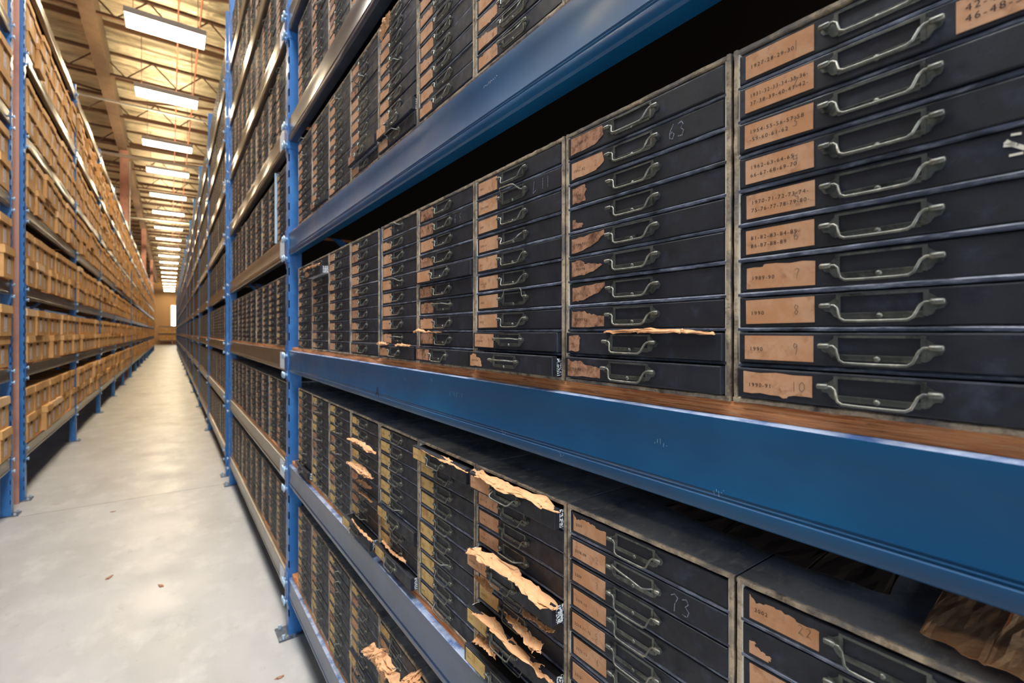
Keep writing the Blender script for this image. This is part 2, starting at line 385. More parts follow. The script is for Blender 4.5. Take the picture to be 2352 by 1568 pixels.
# what the photograph shows on the drawers, top drawer first: (kind, shape, lines, number)
K, Y_, B_ = 'label', 'label_yellow', 'label_brown'
SPEC = {
 (2, -1): [(K,'full',('1927-28-29-30',),'1'), (K,'full',('1931-32-33-34-35-36-','37-38-39-40-41-42-'),'2'), (K,'full',('1954-55-56-57-58','-59-60-61-62'),'3'), (K,'full',('1962-63-64-65-','66-67-68-69-70'),'4'),
           (K,'full',('1970-71-72-73-74-','75-76-77-78-79-80-'),'5'), (K,'full',('81-82-83-84-85-','86-87-88-89'),'6'), (K,'tl',('1989-90',),'7'), (K,'full',('1990',),'8'), (K,'full',('1990',),'9'), (K,'bite',('1990-91',),'10')],
 (2, 0): [(B_,'curl',('1991',),None), (K,'curl',('1991-92',),'2'), (B_,'half',('1993',),None), (B_,'low',(),None), (B_,'wedge',('1994-95',),None), (B_,'tip',('1995-96',),None), (B_,'wedge',('1997',),None), (B_,'ragged',('1997-98',),None), (B_,'chip',(),None), (B_,'ragged',('1998-99',),None)],
 (2, 1): [(K,'full',('1999',),'1'), (K,'full',('1999-2000',),'2'), (K,'full',('2000',),None), (K,'full',('2000-01',),None), (K,'full',('2001',),None), (K,'full',('2001-02',),'1'), (K,'full',('2002',),None), (K,'full',('2002',),None), (K,'full',('2002-03',),'9'), (K,'torn',('2003-04',),None)],
 (1, -1): [(K,'topless',('2002',),'22'), (K,'low',(),None)] + [(K,'full',(),None)]*8,
 (1, 0): [(K,'topless',('2207',),None), (K,'full',('2208-09',),'2'), (K,'full',('2209',),'3'), (K,'full',('2209-10',),'4'), (K,'full',('2210-11-12',),'5'), (K,'full',('2212-13',),'6'), (K,'full',('2213',),'7'), (K,'full',('2213-14',),'8'), (K,'full',('2215',),'9'), (K,'full',('2216',),'10')],
 (1, 1): [(K,'tl',('2217',),'1'), (K,'full',('2217-18',),'2'), (K,'full',('2218',),'3'), (K,'full',('2218-19',),'4'), (K,'full',('2219-20',),'5'), (K,'tl',(),None), (Y_,'full',('2220-21',),'7'), (Y_,'full',('2221',),'8'), (K,'full',(),None), (Y_,'full',('2221',),'10')],
 (1, 2): [(Y_,'full',('2221-22',),None), (Y_,'full',('2222',),'2'), (Y_,'full',('2222',),'3'), (Y_,'full',('2222',),'4'), (Y_,'full',('2223',),'5'), (Y_,'full',('2223',),None), (Y_,'full',('2223',),'7'), (Y_,'full',('2223',),'8'), (Y_,'full',('2223',),'9'), (Y_,'full',('2224',),'10')],
 (1, 3): [(Y_,'full',('2224-25',),None)]*5 + [(Y_,'full',('2225-26',),None)]*5,
}
# drawers that stand out of their cabinet: (level, cabinet, drawer) -> (metres out, turn)
OUT = {(2,-1,9): (.006,0), (2,-1,8): (.003,0), (2,0,9): (.010,.0), (2,0,8): (.007,0), (2,1,9): (.022,0), (2,1,8): (.010,0), (2,2,9): (.012,0), (2,2,4): (.010,.01), (2,3,9): (.010,0), (2,6,1): (.035,0),
       (1,1,0): (.024,.01), (1,1,4): (.032,.010), (1,1,7): (.032,.015), (1,1,9): (.036,.02), (1,2,0): (.024,.01), (1,4,9): (.036,.02), (1,3,9): (.020,0), (1,3,6): (.012,0), (1,7,9): (.02,0),
       (3,3,8): (.014,0), (3,3,9): (.006,0), (3,2,0): (.01,0), (3,6,9): (.012,0), (3,4,8): (.014,0), (0,3,3): (.012,0), (0,4,6): (.01,0)}
CHALK = {(2,0,1): [('63', .205, .009, .020)], (2,2,1): [('6', .200, .009, .018), ('5', .225, .008, .018)], (2,1,1): [('L', .205, .006, .022), ('11', .230, .008, .020)], (1,0,1): [('73', .205, .005, .024)], (3,3,1): [('5', .2, .008, .018)], (3,2,2): [('5', .2, .008, .018)]}
BAILFIX = {(2,1,1): (2.6, 1.4), (2,1,3): (0, .6), (2,1,6): (2.9,), (2,1,8): (1.35,), (2,1,9): (1.35,), (2,3,4): (2.4, 1.2), (2,3,0): (2.6, .9), (2,0,5): (.15, -.2), (1,1,0): (1.1, .3), (1,0,1): (2.6, 1.0), (2,6,2): (1.2, .2)}
def make_cabinet(k, l, label):
    root = thing('drawer_cabinet', label, 'cabinet', cab_pos(k, l), ROOTR, 'ten drawer cabinets of the nearest bay')
    root.rotation_euler.z += random.uniform(-.003, .003)
    if l == 2 and k == 3: root.scale = (.93, 1, 1); root.location.y -= .0213
    near = k < 4
    ob('cabinet_body', cached(('body', (k+l) % 5), lambda: body_mesh(31*((k+l) % 5)+3)), root)
    spec = SPEC.get((l, k))
    for i in range(10):
        z = .005 + (9-i)*PIT + .0029
        o, tw = OUT.get((l, k, i), (random.choice([-.0015, -.0005, 0, .0003, .002]), 0))
        d = ob('drawer', cached('drawer', m_drawer), root, (.0083 + random.uniform(-.0004, .0004), -.0002-o, z + random.uniform(0, .0006)))
        d.rotation_euler = (0, random.uniform(-.002, .002), tw)
        ob('label_holder', cached('frame', m_frame), d, (random.uniform(-.001, .001), 0, random.uniform(-.0008, .0006)))
        b = BAILFIX.get((l, k, i)) or (random.choice(BAILS) if (l, k) not in ((2, -1), (2, 0), (1, 0)) else random.choice([(0,), (.06,), (-.04,)]))
        ob('handle', cached(('bail', b), lambda: m_bail(b)), d)
        if spec: kind, shape, lines, num = spec[i]
        else:
            kind = Y_ if l <= 1 else K
            if l == 0 and random.random() < .3: kind = K
            if k > 3 and random.random() < .35: kind = B_
            shape = random.choice(['full']*6 + ['tl', 'bite', 'ragged', 'topless']); lines = (); num = None
            if k == 2 and l == 2: kind = B_ if random.random() < .5 else K
            if k >= 6 and l == 2: shape = random.choice(['wedge', 'ragged', 'tip', 'half', 'full'])
        key = (kind, shape, lines, num, i if spec else (i % 4))
        ob('paper_label', cached(('lab', key), lambda: m_label(key)), d, (0, 0, random.uniform(-.0006, .0006)), (0, random.uniform(-.012, .012), 0))
        if (l, k, i) in CHALK:
            mb = MB()
            for (t, u, zz, hh) in CHALK[(l, k, i)]: hand(mb, t, u, zz, hh, -.0004, 'chalk', .0013)
            ob('chalk_number', mb, d)
        if (l, k, i) == (2, -1, 1):
            mb = MB(); label_into(mb, K, 'full', ('42-43-44-45-','46-48-50-53'), None, .009, 4, w=.078, u0=.198)
            ob('paper_label', mb, d)
        if (l, k, i) == (2, -1, 4):
            mb = MB()
            for pts, wd in (([(.232,.031),(.237,.0305)], .002), ([(.229,.026),(.231,.024),(.235,.021),(.239,.018)], .0035), ([(.228,.0235),(.233,.0225)], .003), ([(.231,.014),(.238,.014)], .002)):
                stroke(mb, pts, wd, -.0005, 'paint_white')
            ob('paint_mark', mb, d)
    return root
FROMPOST = {7: 'first', 6: 'second', 5: 'third', 4: 'fourth', 3: 'fifth', 2: 'sixth', 1: 'seventh', 0: 'eighth', -1: 'ninth', 8: 'first'}
SPECIAL = {
 (2,-1): 'largest black cabinet at right edge, typed kraft labels 1927-28-29-30 down to 1990-91',
 (2,0): 'black drawer cabinet with torn labels and chalked 63 on its second drawer',
 (2,1): 'black drawer cabinet labelled 1999 to 2003-04, chalk strokes on its second drawer',
 (1,-1): 'black drawer cabinet at lower right corner, torn label 2002 on its top drawer',
 (1,0): 'black drawer cabinet labelled 2207 to 2213, chalked 73 on its second drawer',
 (1,1): 'black drawer cabinet with crumpled kraft paper bursting from several drawers, top drawer labelled 2217',
 (1,2): 'black cabinet with yellow labels marked 2222, its top drawer pulled out over speckled sides'}
for l in range(0, 6):
    for k in range(-1, 8):
        x, y, z = cab_pos(k, l)
        if not seen(x, x, y-W, y, z, z+H, 0): continue
        make_cabinet(k, l, SPECIAL.get((l, k)) or f'black ten-drawer cabinet, {FROMPOST[k]} from the nearest blue post, {SHELF[l]} shelf up, nearest bay')
# slim navy board between two cabinets of the eye-level shelf
x, y, z = cab_pos(3, 2)
mb = MB(); mb.cbox(0, .017, 0, .40, 0, .434, 'blue', .002)
ob('divider_board', mb, None, (x+.002, y-.002, z), (0, 0, ROOTR), label='slim navy board standing upright between two eye-level cabinets', category='board')
# ------------------------------------------------------------------ simpler cabinets farther off
def m_drawer_far(v):
    mb = MB(); rnd = random.Random(v)
    mb.box(0, DW, 0, .03, 0, DH, 'cloth')
    kind = [K, K, B_, K, Y_, K][v % 6]
    mb.box(.008, .083 if v != 2 else .05, -.0006, 0, .004, .031, kind)
    t = -.0016
    mb.box(.103, .178, t, 0, .0305, .0330, 'pull'); mb.box(.103, .1068, t, 0, .0085, .0305, 'pull'); mb.box(.1742, .178, t, 0, .0085, .0305, 'pull'); mb.box(.1068, .1742, t, 0, .009, .0125, 'pull')
    bail_into(mb, [0, 0, .6, 0, 1.2, .1][v % 6], None, 4)
    return mb.mesh('drawer')
def m_body_far():
    return body_mesh(5, False)
BAYP, PW = 3.30, .080
RUNS = [(2.946, 1)] + [(6.68 + 17.0*r, 5) for r in range(5)]
bays = []         # (start of bay clear space, order)
for s, n in RUNS:
    for i in range(n): bays.append(s + PW + i*BAYP)
BAYNAME = ['nearest', 'second', 'third', 'fourth', 'fifth', 'sixth', 'seventh', 'eighth', 'ninth', 'tenth', 'eleventh', 'twelfth', 'thirteenth', 'fourteenth', 'fifteenth', 'sixteenth', 'seventeenth', 'eighteenth', 'nineteenth', 'twentieth']
NCAB = 10
far_body = m_body_far()
far_draw = [m_drawer_far(v) for v in range(6)]
mb = MB(); mb.cbox(0, .008, 0, .40, 0, .46, 'galv', .001)
ob('divider_board', mb, None, (BC-.012, bays[0]+.085+CW+.0125, cab_z(3)), (0, 0, ROOTR), label='pale board standing upright between two cabinets just beyond the nearest blue post', category='board')
def m_cab_merged(seed):
    mb = MB(); rnd = random.Random(seed)
    mb.box(0, W, .004, DEP, 0, H, 'shell')
    for a, b, c, d in ((0, .006, 0, H), (W-.006, W, 0, H), (0, W, H-.006, H), (0, W, 0, .006)): mb.box(a, b, -.001, .004, c, d, 'rim')
    for i in range(10):
        z = .008 + i*PIT; dy = rnd.choice([0, 0, -.001, .001])
        mb.box(.0083, .0083+DW, dy-.001, .004, z, z+DH, 'cloth')
        u = .0083; k = rnd.choice([K, K, B_, K, Y_])
        mb.add([(u+.008, dy-.0016, z+.004), (u+.083, dy-.0016, z+.004), (u+.083, dy-.0016, z+.031), (u+.008, dy-.0016, z+.031)], [(0,1,2,3)], k)
        mb.box(u+.103, u+.178, dy-.003, dy-.001, z+.030, z+.033, 'pull')
        mb.box(u+.109, u+.172, dy-.0125, dy-.009, z+.004, z+.0075, 'bail')
        mb.box(u+.090, u+.108, dy-.009, dy-.002, z+.0175, z+.0225, 'bail'); mb.box(u+.174, u+.192, dy-.009, dy-.002, z+.0175, z+.0225, 'bail')
    for i in range(1, 10): mb.box(.005, W-.005, -.0015, .004, .0025+i*PIT, .0078+i*PIT, 'divider')
    return mb.mesh('drawer_cabinet')
merged = [m_cab_merged(s) for s in range(4)]
count = sum(1 for o in COL.objects if o.name.startswith('drawer_cabinet'))
tail = MB()
tv, tf, tm = [], [], []
def low_cab(mb, x, y, z, rnd):
    """x = lateral face, y = far end of the front, in world axes"""
    def q(u0, u1, o, z0, z1, k): mb.add([(x-o, y-u0, z+z0), (x-o, y-u1, z+z0), (x-o, y-u1, z+z1), (x-o, y-u0, z+z1)], [(0,1,2,3)], k)
    mb.add([(x, y, z), (x, y-W, z), (x, y-W, z+H), (x, y, z+H), (x+DEP, y, z), (x+DEP, y-W, z), (x+DEP, y-W, z+H), (x+DEP, y, z+H)], [(0,1,2,3),(3,2,6,7),(0,3,7,4),(1,5,6,2)], 'rim')
    for i in range(10):
        zz = .007+i*PIT
        q(.007, W-.007, .001, zz, zz+.035, 'cloth'); q(.017, .09, .002, zz+.004, zz+.03, rnd.choice([K, B_, K])); q(.105, .195, .006, zz+.004, zz+.0065, 'bail')
        q(.100, .112, .008, zz+.006, zz+.022, 'bail'); q(.188, .2, .008, zz+.006, zz+.022, 'bail')
rnd = random.Random(4)
for bi, b in enumerate(bays):
    if bi > 17: break
    for l in range(8):
        for j in range(NCAB):
            y = b + .085 + (j+1)*CW + (.014 if bi == 0 and l == 3 and j else 0); z = cab_z(l)
            if not seen(BC, BC, y-W, y, z, z+H, 0): continue
            if count < 300 and not (bi > 3):
                lab = f'black ten-drawer cabinet, {ORD[j]} from near post, {SHELF[l]} shelf up, {BAYNAME[bi+1]} bay of right rack'
                if bi == 0:
                    r = thing('drawer_cabinet', lab, 'cabinet', (BC+random.uniform(-.002, .006), y, z), ROOTR, 'ten drawer cabinets of the second bay')
                    ob('cabinet_body', far_body, r)
                    for i in range(10): ob('drawer', far_draw[rnd.randrange(6)], r, (.0083, -.0002-rnd.choice([0, 0, 0, .001, .003]), .0079+i*PIT))
                else:
                    ob('drawer_cabinet', merged[rnd.randrange(4)], None, (BC+random.uniform(-.002, .006), y, z), (0, 0, ROOTR), label=lab, category='cabinet', group='ten drawer cabinets of the farther bays')
                count += 1
            elif bi < 11: low_cab(tail, BC, y, z, rnd)
            else:
                tail.box(BC, BC+DEP, y-W, y, z, z+H, 'shell')
                for i in range(10):
                    for u0, u1, kk in ((.02, .1, K), (.1, .2, 'bail')): tail.add([(BC-.002, y-u0, z+.012+i*PIT), (BC-.002, y-u1, z+.012+i*PIT), (BC-.002, y-u1, z+.034+i*PIT), (BC-.002, y-u0, z+.034+i*PIT)], [(0,1,2,3)], kk if kk == K and i % 2 else 'cloth')
ob('distant_drawer_cabinets', tail, None, label='countless black drawer cabinets filling the right rack far down the aisle', category='cabinets', kind='stuff')
# ------------------------------------------------------------------ racks
RD = .95     # rack depth
TOPR = 5.65
def post_into(mb, sg, d, s, z1, slots, blue='blue_post'):
    """one post of C section: face towards the aisle, side towards the camera; slots pierced along the front edge"""
    X = lambda a: sg*a
    a0, a1 = d, d+.070
    def bx(xa, xb, ya, yb, za, zb, k):
        x0, x1 = sorted((X(xa), X(xb))); mb.box(x0, x1, ya, yb, za, zb, k)
    if not slots:
        bx(a0, a1, s, s+PW, 0, z1, blue); return
    t = .003
    bx(a0+.006, a1, s, s+t, 0, z1, blue)                # side towards the camera
    bx(a0+.006, a1, s+PW-t, s+PW, 0, z1, blue)
    bx(a0+.0005, a0+t, s+.022, s+PW-.022, 0, z1, blue)
    bx(a0+.012, a0+.014, s+.004, s+PW-.004, 0, z1, 'slot')
    P, z = .0935, .11
    zz = 0.0
    while z < z1-.06:
        for y0, y1 in ((s+.004, s+.022), (s+PW-.022, s+PW-.004)): bx(a0+.0005, a0+t, y0, y1, zz, z, blue)
        for y0 in (s, s+PW-.004): bx(a0+.0005, a0+.006, y0, y0+.004, zz, z, blue)
        zz = z+.044; z += P
    for y0, y1 in ((s+.004, s+.022), (s+PW-.022, s+PW-.004)): bx(a0+.0005, a0+t, y0, y1, zz, z1, blue)
    for y0 in (s, s+PW-.004): bx(a0+.0005, a0+.006, y0, y0+.004, zz, z1, blue)
def upright(sg, d, s, z1, lab, slots, big):
    root = thing('rack_upright', lab, 'rack post', (sg*(d+.035), s+PW/2, 0))
    def add(name, mb, **kw):
        me = mb.mesh(name); me.transform(Matrix.Translation((-sg*(d+.035), -s-PW/2, 0))); return ob(name, me, root, **kw)
    mb = MB(); post_into(mb, sg, d, s, z1, slots); p = add('post', mb)
    mb = MB(); post_into(mb, sg, d+RD-.07, s, z1, False); add('post', mb)
    mb = MB(); x0, x1 = sorted((sg*(d-.055), sg*(d+.12))); mb.box(x0, x1, s-.03, s+PW+.03, .0005, .009, 'steel')
    for yy in (s-.018, s+PW+.018): mb.tube([(sg*(d-.03), yy, .008), (sg*(d-.03), yy, .03)], .009, 'galv', 8)
    add('foot_plate', mb)
    if big:
        mb = MB(); x0, x1 = sorted((sg*(d-.004), sg*(d+.0)))
        mb.box(x0, x1, s-.003, s+PW+.003, .010, .36 if sg < 0 else .10, 'blue_post'); add('guard_plate', mb)
    mb = MB(); z = .3; k = 0
    while z < z1-1.0:
        mb.beam((sg*(d+.07), s+PW/2, z+(0 if k % 2 else .7)), (sg*(d+RD-.07), s+PW/2, z+(.7 if k % 2 else 0)), .03, .03, 'blue_post'); z += .75; k += 1
    add('brace', mb)
    return root
def beam_mesh(length, kind, fine=True):
    """front face at a=0, rack side positive; runs along +y from 0"""
    mb = MB(); h = .125
    prof = [(.0005, -.0015), (0, -.010), (.002, -.030), (.0028, -.055), (.002, -.080), (.0004, -.094), (.0024, -.0965), (.0006, -.099), (.0024, -.1015), (.0003, -.104), (0, -.114), (.003, -.122), (.008, -.125), (.042, -.125), (.045, -.120), (.045, 0), (.004, 0)]
    if not fine: prof = [(0, -.008), (.0028, -.055), (0, -.095), (.002, -.099), (0, -.112), (.006, -.125), (.045, -.125), (.045, 0), (.004, 0)]
    mb.prism(prof, 0, length, kind)
    i = len(mb.f)-1
    mb.m[len(mb.f)-2] = mb.mi('lip' if kind in ('blue', 'slateblue') else kind)
    if fine and kind in ('blue', 'slateblue'):      # worn top edge of the profile
        mb.m[len(mb.f)-1] = mb.mi('lip')
    return mb
def rack_beam(sg, d, s, ln, z, kind, lab, level, fine, tag=False, discs=True, group=None):
    root = thing('shelf_beam', lab, 'shelf beam', (sg*d, s, z), 0, group)
    me = cached(('beam', kind, round(ln, 3), fine, sg), lambda: beam_mesh(ln, kind, fine).mesh('beam', True) if sg > 0 else flip(beam_mesh(ln, kind, fine).mesh('beam', True)))
    ob('beam', me, root)
    if fine or discs:
        def conn():
            mb = MB()
            pk = 'blue_post'
            for y0, sgn in ((0, -1), (ln, 1)):
                ya, yb = sorted((y0, y0+sgn*.034)); mb.box(-.0045, -.0008, ya, yb, -.165, .028, pk)
                mb.box(.0, .040, min(y0, y0-sgn*.003), max(y0, y0-sgn*.003), -.165, .028, pk)
            m = mb.mesh('end_plate'); return m if sg > 0 else flip(m)
        def disc():
            mb = MB()
            for y0, sgn in ((0, -1), (ln, 1)):
                for zz in (-.030, -.140):
                    mb.tube([(-.003, y0+sgn*.017, zz), (-.014, y0+sgn*.017, zz), (-.022, y0+sgn*.017, zz), (-.026, y0+sgn*.017, zz)], .02, 'galv', 12, rs=[.008, .009, .021, .012])
            m = mb.mesh('locking_bolt'); return m if sg > 0 else flip(m)
        ob('end_plate', cached(('conn', ln, sg), conn), root)
        ob('locking_bolts', cached(('disc', ln, sg), disc), root)
    if tag:
        mb = MB(); mb.box(-.0015, -.0004, .040, .17, -.112, -.014, 'tag'); m = mb.mesh('tag')
        if sg < 0: m = flip(m)
        ob('tag', m, root)
    return root
def flip(me):
    me.transform(Matrix.Scale(-1, 4, (1, 0, 0))); me.flip_normals(); return me
def board(sg, d, s, ln, z, lab, group):
    def mk():
        mb = MB(); n = 60 if ln > 2 else 6; rr = random.Random(2)
        prev = None
        vs = []
        for i in range(n+1):
            y = .002+(ln-.004)*i/n; a = .014+rr.uniform(0, .003)
            vs += [(a, y, 0), (a+rr.uniform(-.001, .001), y, PLY*.5), (a+.001, y, PLY), (RD-.02, y, PLY), (RD-.02, y, 0)]
        fs = [(0,1,2,3,4), tuple(n*5+q for q in (4,3,2,1,0))]; under = []
        for i in range(n):
            for j in range(5): (under if j == 4 else fs).append((i*5+j, i*5+(j+1) % 5, i*5+5+(j+1) % 5, i*5+5+j))
        mb.add(vs, fs, 'ply'); mb.add(vs, under, 'ply_under_shaded'); m = mb.mesh('shelf_board'); return m if sg > 0 else flip(m)
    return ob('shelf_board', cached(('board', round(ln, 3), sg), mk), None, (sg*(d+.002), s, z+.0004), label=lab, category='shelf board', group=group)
# right rack: nearest bay starts behind the camera
NB0 = 2.946 - BAYP + PW
ln = BAYP-PW
BL = ['slate grey lowest beam of nearest bay, just above the floor at bottom centre', 'slate blue beam of nearest bay under the cabinets with bursting kraft paper', 'long bright blue beam marked A crossing the picture below eye-level cabinets',
      'dark blue beam crossing the top of the picture above eye-level cabinets', 'glossy dark beam of nearest bay, second above the eye-level shelf', 'dark beam at top of picture, third above the eye-level shelf']
for l in range(6):
    r = rack_beam(1, BD, NB0, ln, LEVELS[l], 'slateblue' if l < 2 else 'blue' if l < 4 else 'slate', BL[l], l, True)
    if l == 2:
        mb = MB(); text_into(mb, 'A', 0, 0, .046, 0, 'slot', 1.0)
        m = mb.mesh('letter'); m.transform(Matrix.Rotation(-PI/2, 4, 'Z')); ob('letter', m, r, (-.0006, 1.53-NB0, -.105))
        mb = MB()
        for (yy, zz, sc) in ((1.30, -.03, .8), (1.02, -.045, 1), (.985, -.043, 1), (1.13, -.02, .6), (.42, -.05, .8), (.33, -.095, .5), (.8, -.10, .6), (.62, -.11, .5), (1.66, -.04, .7)):
            for q in range(5):
                y1 = yy-q*.006*sc; stroke(mb, [(y1, zz+random.uniform(-.006, .006)), (y1+random.uniform(-.002, .002), zz+random.uniform(-.004, .01)*sc)], .0005, 0, 'galv')
        m = mb.mesh('scratches'); m.transform(Matrix.Rotation(PI/2, 4, 'Z')); ob('scratches', m, r, (-.0002, -NB0, 0))
    if l == 3:
        mb = MB()
        for q in range(9): stroke(mb, [(.86-q*.006, -.035+random.uniform(-.002, .002)), (.863-q*.006, -.035+random.uniform(-.003, .003))], .0009, 0, 'tag')
        m = mb.mesh('scratches'); m.transform(Matrix.Rotation(PI/2, 4, 'Z')); ob('scratches', m, r, (-.0022, -NB0, 0))
    rack_b = rack_beam(1, BD+RD-.05, NB0, ln, LEVELS[l], 'slate', f'rear shelf beam of nearest bay, {SHELF[l]} shelf up, behind the cabinets', l, False, False, False)
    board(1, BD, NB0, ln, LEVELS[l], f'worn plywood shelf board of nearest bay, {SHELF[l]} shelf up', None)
upright(1, BD, 2.946, TOPR, 'nearest blue slotted rack post, between first and second bays of right rack', True, False)
pi = 1
PLAB = lambda side, n: f'blue rack post, {n} along the {side} rack from the camera'
for ri, (s, n) in enumerate(RUNS):
    for i in range(n + 1):
        if ri == 0 and i == 0: continue
        near = s+i*BAYP < 14
        upright(1, BD, s+i*BAYP, TOPR, PLAB('right', ORD[pi] if pi < 12 else BAYNAME[pi] if pi < 20 else 'farthest but a few'), near, False); pi += 1
        if pi > 19: break
    if pi > 19: break
for bi, b in enumerate(bays[:16]):
    for l in range(8):
        k = 'brownbeam'
        rack_beam(1, BD, b, ln, LEVELS[l], k, f'grey-brown steel shelf beam, {SHELF[l]} shelf up, {BAYNAME[bi+1]} bay of right rack', l, bi < 2, bi == 0 and True, bi < 4, 'beams of the right rack')
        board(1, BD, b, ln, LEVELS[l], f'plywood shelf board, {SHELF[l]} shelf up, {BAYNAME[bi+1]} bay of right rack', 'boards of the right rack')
# ------------------------------------------------------------------ left rack with boxes
LD = 1.222
LLEV = [.563, 1.407, 2.225, 3.05, 3.83, 4.70, 5.60]
LRUNS = [(6.42-BAYP*1, 1)] + [(6.93+17.0*r, 5) for r in range(5)]
lb = []
for s, n in LRUNS:
    for i in range(n): lb.append(s+PW+i*BAYP)
# ---- boxes
BW, BH, BDp = .352, .285, .40
def m_box(v):
    mb = MB(); mb.cbox(.008, BW-.008, 0, BDp, 0, BH-.01, 'card', .002); mb.box(BW/2-.04, BW/2+.04, -.0012, 0, .175, .198, 'card_dark')
    return mb.mesh('box_body')
def m_lid(v):
    mb = MB(); rnd = random.Random(v); lh = .072
    k = 'card_pale' if v == 2 else 'card'
    a = rnd.uniform(-.004, .004)
    vs = [(0,-.012,BH-lh),(BW,-.012,BH-lh),(BW,BDp+.008,BH-lh),(0,BDp+.008,BH-lh),(.003,-.008,BH+a),(BW-.003,-.008,BH-a),(BW-.003,BDp+.004,BH),(.003,BDp+.004,BH)]
    mb.add(vs, [(3,2,1,0),(4,5,6,7),(0,1,5,4),(1,2,6,5),(2,3,7,6),(3,0,4,7)], k)
    return mb.mesh('lid')
def m_blabel(v):
    mb = MB(); mb.box(.12, .205, -.0012, 0, .035, .165, 'boxlabel'); return mb.mesh('label')
bodies = [m_box(0)]; lids = [m_lid(v) for v in range(4)]; blab = m_blabel(0)
def m_boxall():
    mb = MB(); mb.box(.008, BW-.008, 0, BDp, 0, BH-.072, 'card'); mb.box(0, BW, -.012, BDp, BH-.072, BH, 'card')
    mb.add([(.12,-.001,.035),(.205,-.001,.035),(.205,-.001,.165),(.12,-.001,.165)], [(0,1,2,3)], 'boxlabel')
    return mb
nbox = 0; farb = MB(); rnd = random.Random(8)
for bi, b in enumerate(lb[:17]):
    for l in range(6):
        for j in range(8):
            for row in range(2):
                st = (BAYP-PW)/8; y = b + .0 + j*st; z = LLEV[l]+.0165+row*(BH+.003)
                if not seen(-LD, -LD, y, y+BW, z, z+BH, 0): continue
                hung = rnd.random() < .15
                x = -LD - .004 + (rnd.uniform(-.012, .018) if not hung else .034)
                if nbox < 300:
                    lab = f'file box {ORD[j]} from near post, {["lower", "upper"][row]} row of {ORD[l]} shelf, {BAYNAME[bi]} bay, left rack'
                    r = thing('file_box', lab, 'box', (x, y+.02+rnd.uniform(-.012, .012), z), PI/2+rnd.uniform(-.02, .02), 'cardboard file boxes on the left rack')
                    ob('box_body', bodies[0], r)
                    ld = ob('lid', lids[rnd.choice([0, 1, 3, 2])], r)
                    ob('paper_label', blab, r, (rnd.uniform(-.01, .02), -.0001, rnd.uniform(-.01, .01)))
                    nbox += 1
                else:
                    for bx in ((.012, BW-.008, 0, BH-.072), (.002, BW, -.012, BH)):
                        pass
                    y2 = y+.02+rnd.uniform(-.01, .01)
                    farb.box(x-BDp, x, y2+.008, y2+BW-.008, z, z+BH-.072, 'card'); farb.box(x-BDp, x+.012, y2, y2+BW, z+BH-.072, z+BH, 'card' if rnd.random() < .8 else 'card_pale')
                    farb.add([(x+.001, y2+.12, z+.035), (x+.001, y2+.205, z+.035), (x+.001, y2+.205, z+.165), (x+.001, y2+.12, z+.165)], [(0,1,2,3)], 'boxlabel')
ob('distant_file_boxes', farb, None, label='countless brown file boxes filling the left rack far down the aisle', category='boxes', kind='stuff')
pi = 0
for ri, (s, n) in enumerate(LRUNS):
    for i in range(n+1):
        if ri == 0 and i == 0: continue
        upright(-1, LD, s+i*BAYP, 5.72, PLAB('left', BAYNAME[pi] if pi else 'first') , s+i*BAYP < 11, s+i*BAYP < 11); pi += 1
        if pi > 18: break
    if pi > 18: break
for bi, b in enumerate(lb[:16]):
    for l in range(7):
        if bi == 0 and not seen(-LD, -LD, b, b+ln, LLEV[l]-.1, LLEV[l], 0): continue
        if True:
            rack_beam(-1, LD, b, ln, LLEV[l], 'brownbeam', f'grey-brown steel shelf beam, {ORD[l]} from floor, {BAYNAME[bi]} bay of left rack', l, bi < 3, False, bi < 4, 'beams of the left rack')
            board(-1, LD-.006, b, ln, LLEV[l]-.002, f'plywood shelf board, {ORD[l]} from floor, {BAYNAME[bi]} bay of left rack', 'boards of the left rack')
# ------------------------------------------------------------------ building
END = 84
mb = MB(); mb.box(-14, 14, -14, END+2, -.1, 0, 'concrete')
for s in (6.35, 11.6, 18.1, 24.6, 31.1, 44): mb.add([(-12, s, .0006), (12, s+.0, .0006), (12, s+.008, .0006), (-12, s+.008, .0006)], [(0,1,2,3)], 'joint')
ob('floor', mb, None, kind='structure')
CZ = 9.85
mb = MB(); NX, NY = 24, 150
vs = []
for j in range(NY+1):
    for i in range(NX+1):
        x = -9+18*i/NX; y = -8+(END+8)*j/NY
        vs.append((x, y, CZ + .10*abs(math.sin(y*PI/1.6)) - .12 + .05*noise.noise(Vector((x*1.3, y*2.2, 3)))))
mb.add(vs, [(j*(NX+1)+i, j*(NX+1)+i+1, (j+1)*(NX+1)+i+1, (j+1)*(NX+1)+i) for j in range(NY) for i in range(NX)], 'foil', True)
ob('ceiling', mb, None, kind='structure')
mb = MB(); mb.box(-9, 9, END, END+.2, 0, CZ+.3, 'end'); ob('wall_end', mb, None, kind='structure')
mb = MB(); mb.box(.18, .66, END-.05, END-.01, 2.7, 5.6, 'daywin'); mb.box(.12, .18, END-.08, END-.01, 2.6, 5.7, 'pipe'); mb.box(.66, .72, END-.08, END-.01, 2.6, 5.7, 'pipe'); mb.box(.12, .72, END-.08, END-.01, 2.6, 2.7, 'pipe'); ob('window_1', mb, None, kind='structure')
